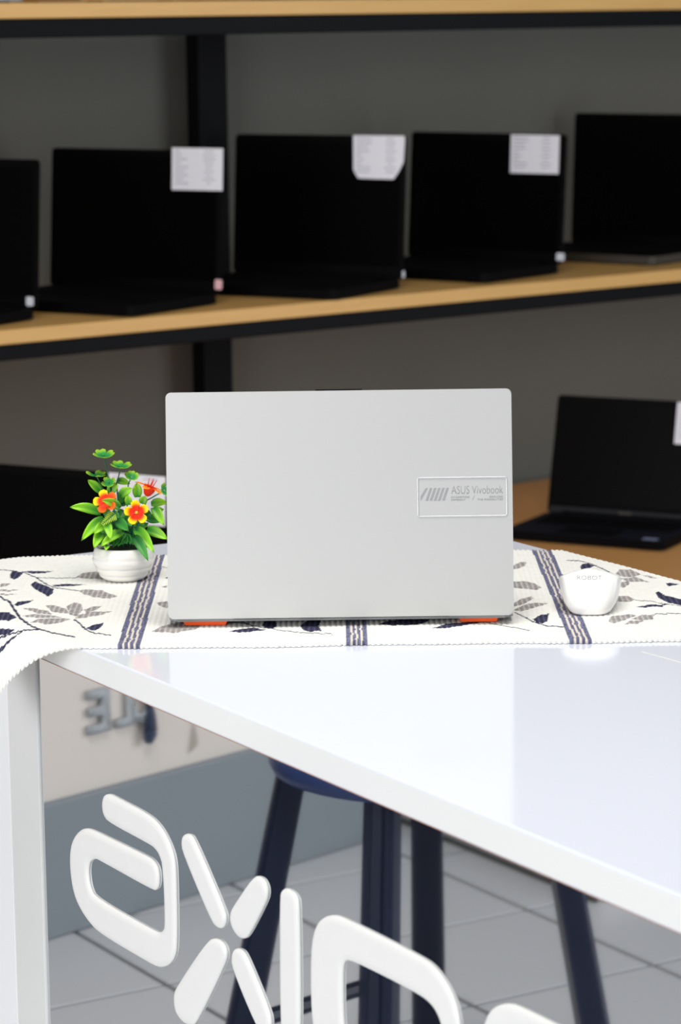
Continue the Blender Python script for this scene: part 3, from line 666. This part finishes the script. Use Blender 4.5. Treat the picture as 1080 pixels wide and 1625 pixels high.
# lid, leaning away from the viewer; local y = up the lid, local z = towards the viewer
lid_bm = bmesh.new(); prism(lid_bm, rrect(LW, LH, 0.0048, 8, 0, LH / 2), -0.0055, 0.0)
bmesh.ops.bevel(lid_bm, geom=[e for e in lid_bm.edges if all(v.co.z > -1e-5 for v in e.verts)], offset=0.0008, segments=2, affect='EDGES')
lid = obj('lid', lid_bm, M['silver'], lap)
lid.matrix_local = Matrix.Translation((0, -0.0095, 0.0080)) @ Matrix.Rotation(math.radians(90 - 9.6), 4, 'X')
bm = bmesh.new(); prism(bm, rrect(LW - 0.008, LH - 0.016, 0.003, 3, 0, LH / 2 + 0.002), -0.0062, -0.0055); obj('screen', bm, M['screen'], lid)
bxo('camera_bump', (-0.021, 0.0215, LH - 0.002, LH + 0.0013, -0.0058, -0.0016), M['black'], lid, bev=0.0003)
# name plate: raised frame with printed marks
NX, NY, NW, NH = 0.1113, LH / 2 + 0.0050, 0.0808, 0.0352
ring = curve_mesh('name_plate_rim', [rrect(NW + 0.0008, NH + 0.0008, 0.0022, 5, NX, NY), rrect(NW - 0.0012, NH - 0.0012, 0.0016, 5, NX, NY)], 0.0003, 0.00025)
o = link('name_plate_rim', ring, M['plate'], lid); o.location = (0, 0, 0.0003)
def on_lid(name, me, x, y, z=0.00012):
    o = link(name, me, M['print'], lid); o.location = (x, y, z); return o
PXM = LW / 549.0
lx = lambda px: (px - 539 - 0.0) * PXM
ly = lambda py: LH / 2 - (py - 796 + 0.0) * PXM + 0.0024
for k in range(6):
    x0 = 668.5 + k * 6.6
    bot, topx = (x0, x0 + 7.2)
    poly = [(bot, 797), (bot + 4.0, 797), (topx + 3.7, 777), (topx, 777)]
    if k == 0: poly = [(667.5, 797), (667.8, 797), (x0 + 10.7, 777), (x0 + 7.0, 777), (667.5, 790)]
    bm = bmesh.new(); prism(bm, [(lx(a), ly(b)) for a, b in poly], 0, 0.00012)
    me = bpy.data.meshes.new('logo_bar'); bmesh.ops.recalc_face_normals(bm, faces=bm.faces[:]); bm.to_mesh(me); bm.free()
    on_lid('logo_bar', me, 0, 0)
on_lid('wordmark', text_mesh('wordmark', 'ASUS Vivobook', width=lx(798) - lx(716.5), height=0.0072, extrude=0.00012, thin=0.014), lx(716.5), ly(786.5))
for body, x0, x1, yb in (('DO SOMETHING', 716, 745, 793.2), ('DIFFERENT', 716, 739, 797.4), ('EXPLORE', 777, 798, 793.2), ('THE POSSIBILITIES', 757.5, 798, 797.4)):
    on_lid('small_print', text_mesh('small_print', body, width=lx(x1) - lx(x0), height=0.0015, extrude=0.00012), lx(x0), ly(yb))
bm = bmesh.new(); prism(bm, [(lx(a), ly(b)) for a, b in ((749.5, 797), (750.2, 797), (753.2, 789.5), (752.5, 789.5))], 0, 0.00012)
me = bpy.data.meshes.new('small_print'); bmesh.ops.recalc_face_normals(bm, faces=bm.faces[:]); bm.to_mesh(me); bm.free(); on_lid('small_print', me, 0, 0)

# ------------------------------------------------------------------ white mouse (rear towards the viewer)
mo = empty('computer_mouse', (0.2275, 2.603, CZ), math.radians(-5))
tag(mo, 'white computer mouse with faint lettering standing on the runner', 'mouse')
secs = []
def mouse_ring(z, hw, y0, y1, bulge, n=48):
    out = []
    for k in range(n):
        a = 2 * math.pi * k / n; c, s = math.cos(a), math.sin(a)
        e = 0.55
        x = hw * math.copysign(abs(c) ** e, c); y = (y0 + y1) / 2 + (y1 - y0) / 2 * math.copysign(abs(s) ** e, s)
        out.append((x, y, z - (0.26 * max(0, y - 0.022) * min(1, z / 0.03)) + bulge * (1 - (x / hw) ** 2) * (0.4 + 0.6 * (1 - ((y - y0) / (y1 - y0))))))
    return out
rings = [mouse_ring(0.0, 0.0175, 0.004, 0.086, 0), mouse_ring(0.002, 0.0205, 0.001, 0.09, 0), mouse_ring(0.008, 0.0243, 0.0, 0.094, 0), mouse_ring(0.016, 0.0268, 0.002, 0.097, 0), mouse_ring(0.024, 0.0282, 0.006, 0.098, 0), mouse_ring(0.0308, 0.0290, 0.0095, 0.097, 0.0005), mouse_ring(0.0325, 0.0289, 0.0108, 0.097, 0.001), mouse_ring(0.0336, 0.0280, 0.0128, 0.096, 0.0022), mouse_ring(0.0350, 0.0240, 0.0175, 0.092, 0.0040), mouse_ring(0.0360, 0.0150, 0.0245, 0.080, 0.0050), mouse_ring(0.0362, 0.006, 0.034, 0.06, 0.0052)]
bm = bmesh.new(); rv = [[bm.verts.new(p) for p in r] for r in rings]
for a, b in zip(rv, rv[1:]):
    for k in range(48): bm.faces.new((a[k], a[(k + 1) % 48], b[(k + 1) % 48], b[k]))
bm.faces.new(rv[0][::-1]); bm.faces.new(rv[-1])
from mathutils.bvhtree import BVHTree
bmesh.ops.recalc_face_normals(bm, faces=bm.faces[:]); bvh = BVHTree.FromBMesh(bm)
obj('shell', bm, M['mouse'], mo, smooth=True)
bm = bmesh.new(); tube(bm, [(-0.004, 0.080, 0.0188), (0.004, 0.080, 0.0188)], 0.006, 16); obj('scroll_wheel', bm, M['silver_dk'], mo)
bxo('button_gap', (-0.0004, 0.0004, 0.066, 0.092, 0.012, 0.0190), M['silver_dk'], mo)
me = text_mesh('lettering', 'ROBOT', width=0.0225, height=0.0036, extrude=0.0001, thin=0.02)
for v in me.vertices:      # printed on the curved shell: drop every vertex onto it
    hit = bvh.ray_cast(Vector((v.co.x - 0.0118, -0.05, 0.0336 + v.co.y * 0.9 + 0.0035)), Vector((0, 0.98, -0.08)).normalized())
    zz = v.co.z
    if hit[0] is not None: v.co = hit[0] + hit[1] * (0.0003 + zz)
o = link('lettering', me, M['mouse_print'], mo)

# ------------------------------------------------------------------ potted artificial flowers
PB = Vector((-0.2146, 2.8105, CZ))
pl = empty('potted_flowers', PB)
tag(pl, 'small white ribbed pot of artificial orange flowers and green leaves', 'potted plant')
prof = [(0.0185, 0.0), (0.0205, 0.0012), (0.0235, 0.0035), (0.0246, 0.006), (0.0238, 0.0068), (0.0264, 0.0085), (0.0276, 0.0112), (0.0280, 0.0127), (0.0270, 0.0136), (0.0293, 0.0152), (0.0302, 0.0185), (0.0306, 0.0215), (0.0297, 0.0227), (0.0302, 0.0238), (0.0296, 0.027), (0.0285, 0.030), (0.0272, 0.0322), (0.0258, 0.0328), (0.0246, 0.0318), (0.0240, 0.029), (0.023, 0.024)]
bm = bmesh.new(); lathe(bm, prof, 56); obj('pot', bm, M['pot'], pl, smooth=True)
bm = bmesh.new(); lathe(bm, [(0.0005, 0.0245), (0.0225, 0.0245), (0.0238, 0.0288), (0.016, 0.0315), (0.0006, 0.0335)], 24); obj('soil', bm, M['soil'], pl, smooth=True)

def ribbon_leaf(p0, p1, w, arch=0.25, c0=(30, 110, 45), c1=(130, 200, 40), n=9, side=None, tip=None):
    """pointed leaf with a folded midrib and thickness, arching from p0 to p1."""
    p0, p1 = Vector(p0), Vector(p1); d = p1 - p0; L = d.length
    out = Vector((p0.x + p1.x, p0.y + p1.y - 0.03, 0)); 
    upv = Vector((0, -0.35, 1.0)); upv = (upv - d.normalized() * upv.dot(d.normalized())).normalized()
    view = Vector((0, -1, 0.25)).normalized()
    sd = d.cross(view)
    if sd.length < 1e-5: sd = Vector((1, 0, 0))
    sd.normalize(); nrm = sd.cross(d.normalized()); 
    if nrm.dot(view) < 0: nrm = -nrm
    bm = bmesh.new(); lay = bm.verts.layers.float_color.new('col'); rows = []
    a, b = np.array(lin(*c0)), np.array(lin(*c1))
    for i in range(n):
        t = i / (n - 1)
        c = p0 + d * t + (Vector((0, 0, 1)) * 0.6 + nrm * 0.5) * (arch * L * 4 * t * (1 - t) * 0.35)
        hw = w * 0.5 * (math.sin(math.pi * min(1, (t * 0.9 + 0.1)) ** 0.85) ** 0.75 if t < 1 else 0.0) + 0.0002
        row = []
        for q, (k, zz) in enumerate(((-1, 0.0), (-0.5, -0.00012), (0, -w * 0.10), (0.5, -0.00012), (1, 0.0))):
            v = bm.verts.new(c + sd * hw * k + nrm * (zz + w * 0.10 * abs(k)))
            tt = min(1, max(0, t * 1.15 - 0.1 + 0.18 * abs(k) - (0.10 if k == 0 else 0)))
            v[lay] = tuple(a * (1 - tt) + b * tt); row.append(v)
        rows.append(row)
    fs = []
    for r0, r1 in zip(rows, rows[1:]):
        for q in range(4): fs.append(bm.faces.new((r0[q], r0[q + 1], r1[q + 1], r1[q])))
    # thickness: copy the sheet back a little
    ret = bmesh.ops.extrude_face_region(bm, geom=fs)
    bmesh.ops.translate(bm, verts=[g for g in ret['geom'] if isinstance(g, bmesh.types.BMVert)], vec=-nrm * 0.00035)
    return bm
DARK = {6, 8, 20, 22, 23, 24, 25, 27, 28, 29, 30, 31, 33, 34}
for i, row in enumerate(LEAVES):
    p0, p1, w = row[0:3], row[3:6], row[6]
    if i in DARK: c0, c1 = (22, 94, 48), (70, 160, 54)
    elif i in (0, 1, 7, 9, 10, 15): c0, c1 = (48, 146, 50), (158, 224, 40)
    else: c0, c1 = (62, 156, 46), (168, 230, 44)
    obj('leaf', ribbon_leaf(p0, p1, w * 1.05, 0.35, c0, c1), M['leaf'], pl, smooth=True)
# leaves on the far side of the plant
for k in range(14):
    a = math.radians(20 + 140 * k / 13 + rnd.uniform(-6, 6)); r0, r1 = 0.006, rnd.uniform(0.022, 0.04)
    z0, z1 = rnd.uniform(0.036, 0.055), rnd.uniform(0.03, 0.075)
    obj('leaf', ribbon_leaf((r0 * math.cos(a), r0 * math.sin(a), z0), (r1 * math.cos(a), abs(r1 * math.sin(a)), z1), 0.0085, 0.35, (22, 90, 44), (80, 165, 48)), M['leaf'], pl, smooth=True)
# low dark leaves spreading over the rim
for k in range(12):
    a = math.radians(-165 + 150 * k / 11 + rnd.uniform(-5, 5)); r1 = rnd.uniform(0.019, 0.024)
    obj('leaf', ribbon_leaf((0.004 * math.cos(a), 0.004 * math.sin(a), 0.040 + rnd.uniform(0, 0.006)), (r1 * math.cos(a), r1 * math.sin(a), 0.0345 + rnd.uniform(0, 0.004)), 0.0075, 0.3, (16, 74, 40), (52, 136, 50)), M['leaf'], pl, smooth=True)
# short stems in the soil
for k in range(9):
    a = 2 * math.pi * k / 9; r = 0.004 + 0.004 * (k % 3)
    bm = bmesh.new(); tube(bm, [(r * 0.6 * math.cos(a), r * 0.6 * math.sin(a), 0.026), (r * 1.2 * math.cos(a), r * 1.2 * math.sin(a), 0.045), (r * 2.2 * math.cos(a), r * 2.0 * math.sin(a), 0.062)], 0.0008, 7, 0.0005)
    obj('stem', bm, M['stem'], pl, smooth=True)

def petal_bm(L, w, ca, cb, notch=0.0, cup=0.25, n=7, hub=0.12, edge_at=0.45, span=None):
    """petal along +x from the hub, cupped towards +z; colour from ca (hub) to cb (rim)."""
    bm = bmesh.new(); lay = bm.verts.layers.float_color.new('col'); rows = []
    a, b = np.array(lin(*ca)), np.array(lin(*cb)); m = 7
    for i in range(n):
        t = i / (n - 1); x = L * (hub + (1 - hub) * t)
        hw = w * 0.5 * (0.28 + 0.72 * math.sin(math.pi * min(1.0, 0.05 + t * 0.64)) ** 0.9)
        if i == n - 1: hw *= 0.72
        row = []
        for j in range(m):
            k = -1 + 2 * j / (m - 1)
            xx = x - (L * 0.10 * k * k + notch * L * max(0, 1 - abs(k) * 2.2)) * t
            v = bm.verts.new((xx, hw * k, cup * L * (t ** 1.6) * 0.6 + 0.08 * w * abs(k) + 0.02 * w * math.sin(3 * k + i)))
            tt = min(1, max(0, (t - edge_at + (0.25 if span is None else 0.14) * k * k) / (span or (1.05 - edge_at))))
            v[lay] = tuple(a * (1 - tt) + b * tt); row.append(v)
        rows.append(row)
    fs = []
    for r0, r1 in zip(rows, rows[1:]):
        for q in range(m - 1): fs.append(bm.faces.new((r0[q], r0[q + 1], r1[q + 1], r1[q])))
    ret = bmesh.ops.extrude_face_region(bm, geom=fs)
    bmesh.ops.translate(bm, verts=[g for g in ret['geom'] if isinstance(g, bmesh.types.BMVert)], vec=(0, 0, -0.0003))
    return bm
def frame(normal, roll=0):
    q = Vector(normal).normalized().to_track_quat('Z', 'Y')
    return q.to_matrix().to_4x4() @ Matrix.Rotation(roll, 4, 'Z')
def petal_mesh(*a, **k):
    bm = petal_bm(*a, **k); bmesh.ops.recalc_face_normals(bm, faces=bm.faces[:])
    me = bpy.data.meshes.new('petal'); bm.to_mesh(me); bm.free()
    me.polygons.foreach_set('use_smooth', [True] * len(me.polygons)); me.materials.append(M['petal']); return me
flower_pet = petal_mesh(0.0126, 0.0088, (240, 44, 4), (255, 226, 0), 0.04, 0.16, edge_at=0.52, span=0.28, n=10)
red_pet = petal_mesh(0.0126, 0.0088, (246, 56, 14), (255, 120, 20), 0.05, 0.22, edge_at=0.55)
def flower(center, normal, roll, pets, label):
    f = bpy.data.objects.new('flower', None); f.empty_display_size = 0.01; col.objects.link(f); f.parent = pl
    f.matrix_local = Matrix.Translation(center) @ frame(normal, roll); f['label'] = label
    for k, me in enumerate(pets):
        o = link('petal', me, None, f); o.rotation_euler = (0, 0, 2 * math.pi * k / len(pets))
    bm = bmesh.new(); lathe(bm, [(0.0005, -0.002), (0.0016, -0.0015), (0.0014, 0.0012), (0.0003, 0.002)], 10); obj('flower_center', bm, M['stamen'], f, smooth=True)
    return f
flower(PL_F1, (0.05, -1, 0.25), math.radians(97), [flower_pet] * 5, 'orange flower with yellow petal tips facing the viewer')
flower(PL_F2, (-0.2, -1, 0.5), math.radians(110), [flower_pet, flower_pet, red_pet, red_pet, red_pet], 'orange flower half covered by a leaf')
for c in (PL_F1, PL_F2):
    bm = bmesh.new(); tube(bm, [(c[0] * 0.3, 0.0, 0.035), (c[0] * 0.8, c[1] * 0.5, c[2] * 0.8 + 0.005), (c[0], c[1] + 0.002, c[2])], 0.0008, 7); obj('stem', bm, M['stem'], pl, smooth=True)
# trumpet flower seen from the side
b, m_ = Vector(PL_F3b), Vector(PL_F3m); ax = (m_ - b)
f = bpy.data.objects.new('flower', None); f.empty_display_size = 0.01; col.objects.link(f); f.parent = pl
f.matrix_local = Matrix.Translation(b) @ frame(ax); f['label'] = 'red trumpet flower seen from the side'
bm = bmesh.new(); lay = bm.verts.layers.float_color.new('col'); Lx = ax.length
lathe(bm, [(0.0012, 0), (0.0035, 0.0015), (0.0055, Lx * 0.55), (0.0066, Lx * 0.95), (0.0060, Lx * 0.95), (0.0035, Lx * 0.5), (0.001, 0.002)], 20)
for v in bm.verts: v[lay] = lin(240, 52, 18)
obj('trumpet', bm, M['petal'], f, smooth=True)
rim_pet = petal_mesh(0.0155, 0.0075, (246, 80, 16), (250, 176, 30), 0.0, -0.12, hub=0.3, edge_at=0.2)
for k in range(5):
    o = link('petal', rim_pet, None, f); o.location = (0, 0, Lx * 0.92); o.rotation_euler = (0, 0, 2 * math.pi * k / 5 + 0.3)
for k in range(4):
    a = k * 1.7; bm = bmesh.new(); lay = bm.verts.layers.float_color.new('col')
    tube(bm, [(0.002 * math.cos(a), 0.002 * math.sin(a), Lx * 0.7), (0.004 * math.cos(a), 0.004 * math.sin(a), Lx + 0.0075)], 0.0007, 6, 0.0003)
    for v in bm.verts: v[lay] = lin(232, 44, 20)
    obj('stamen', bm, M['petal'], f)
# clover sprigs
clover_pet = petal_mesh(0.0112, 0.0110, (40, 140, 62), (158, 200, 34), 0.16, 0.42, edge_at=0.5)
clover_small = petal_mesh(0.0075, 0.0070, (40, 140, 62), (158, 200, 34), 0.12, 0.50, edge_at=0.5)
for c, s, nrm, n, me, roll in ((PL_C1, PL_C1s, (0.05, -0.26, 1), 4, clover_pet, 0.3), (PL_C2, PL_C2s, (0.1, -0.18, 1), 4, clover_pet, 0.0), (PL_C3, PL_C3s, (0.1, -0.1, 1), 3, clover_pet, 0.35), (PL_C4, PL_C4s, (0.2, -0.6, 1), 5, clover_small, 0.1), (PL_C5, PL_C5s, (-0.1, -0.8, 1), 4, clover_small, 0.5), (PL_C6, PL_C6s, (0.9, -0.7, 0.5), 4, clover_small, 0.2)):
    sp = bpy.data.objects.new('clover_sprig', None); sp.empty_display_size = 0.01; col.objects.link(sp); sp.parent = pl
    smx = Matrix.Translation(c) @ frame(nrm, roll); sp.matrix_local = smx
    for k in range(n):
        o = link('petal', me, None, sp); o.rotation_euler = (0, 0, 2 * math.pi * k / n)
    inv = smx.inverted()
    base = (s[0] * 0.35, s[1] * 0.4, 0.036); mid = ((s[0] + base[0]) / 2, (s[1] + base[1]) / 2, (s[2] + base[2]) / 2)
    bm = bmesh.new(); tube(bm, [inv @ Vector(q) for q in (base, mid, s, ((s[0] * 0.4 + c[0] * 0.6), (s[1] * 0.4 + c[1] * 0.6), s[2] * 0.4 + c[2] * 0.6), (c[0], c[1], c[2]))], 0.00075, 7, 0.0006)
    obj('stem', bm, M['stem'], sp, smooth=True)
# small fern frond
r0, r1 = Vector(PL_R0), Vector(PL_R1)
fr = bpy.data.objects.new('fern_frond', None); fr.empty_display_size = 0.01; col.objects.link(fr); fr.parent = pl; fr['label'] = 'small yellow-green fern frond'
bm = bmesh.new(); tube(bm, [r1, r0], 0.0005, 6, 0.0002); obj('stem', bm, M['stem'], fr)
d = (r0 - r1); side = d.cross(Vector((0, -1, 0.2))).normalized()
for k in range(9):
    t = 0.08 + 0.88 * k / 8; l = 0.0062 * (1 - 0.75 * t)
    for sg in (-1, 1):
        p = r1 + d * t
        obj('leaf', ribbon_leaf(p, p + side * sg * l + d.normalized() * l * 0.5, 0.0010, 0.1, (150, 190, 50), (176, 206, 60), n=4), M['leaf'], fr)

# ------------------------------------------------------------------ blue plastic stool, seen only in the mirror panel
MV = DV; M0 = DO + DV * 0.008
refl = lambda P: Vector(P) - MV * (2 * (Vector(P) - M0).dot(MV))
SZ = 0.479
vc = Vector((0.087, 3.133, 0)); vd = vc.normalized(); vr = Vector((vd.y, -vd.x, 0))
sc = refl(vc)
st = empty('round_stool', (sc.x, sc.y, 0))
tag(st, 'round blue plastic stool on four dark blue legs, mirrored in the desk front', 'stool')
bm = bmesh.new(); lathe(bm, [(0.03, SZ + 0.006), (0.150, SZ - 0.002), (0.166, SZ - 0.004), (0.171, SZ + 0.006), (0.168, SZ + 0.018), (0.150, SZ + 0.024), (0.01, SZ + 0.022)], 48); obj('seat', bm, M['seat'], st, smooth=True)
legs = []
for ang_, rtop, rbot in ((188, 0.147, 0.245), (10, 0.142, 0.225), (-108, 0.14, 0.18), (88, 0.14, 0.19)):
    a = math.radians(ang_); dd = vr * math.cos(a) + vd * math.sin(a)
    tp = refl(vc + dd * rtop) - Vector((sc.x, sc.y, 0)); bt = refl(vc + dd * rbot) - Vector((sc.x, sc.y, 0))
    rad = Vector((tp.x, tp.y, 0)).normalized(); tan = Vector((-rad.y, rad.x, 0))
    bm = bmesh.new(); rings = []
    for k in range(6):
        t = k / 5; c = tp.lerp(bt, t); z = (SZ - 0.006) * (1 - t)
        hw = 0.0172 + 0.0035 * t
        prof_ = [(-1, -0.95), (-1, 0.55), (-0.72, 0.8), (-0.4, 0.72), (-0.3, 0.9), (0.3, 0.9), (0.4, 0.72), (0.72, 0.8), (1, 0.55), (1, -0.95)]
        rings.append([bm.verts.new((c.x + tan.x * hw * p_ + rad.x * hw * q_, c.y + tan.y * hw * p_ + rad.y * hw * q_, z)) for p_, q_ in prof_])
    for r0_, r1_ in zip(rings, rings[1:]):
        for k in range(10): bm.faces.new((r0_[k], r0_[(k + 1) % 10], r1_[(k + 1) % 10], r1_[k]))
    bm.faces.new(rings[0][::-1]); bm.faces.new(rings[-1])
    obj('leg', bm, M['navy'], st); legs.append((tp, bt))
for i, j in ((0, 3), (2, 0)):
    q = [legs[n_][0].lerp(legs[n_][1], 0.62) for n_ in (i, j)]; z = SZ * 0.38
    bm = bmesh.new(); tube(bm, [(q[0].x, q[0].y, z), (q[1].x, q[1].y, z)], 0.010, 8); obj('stretcher', bm, M['navy'], st)
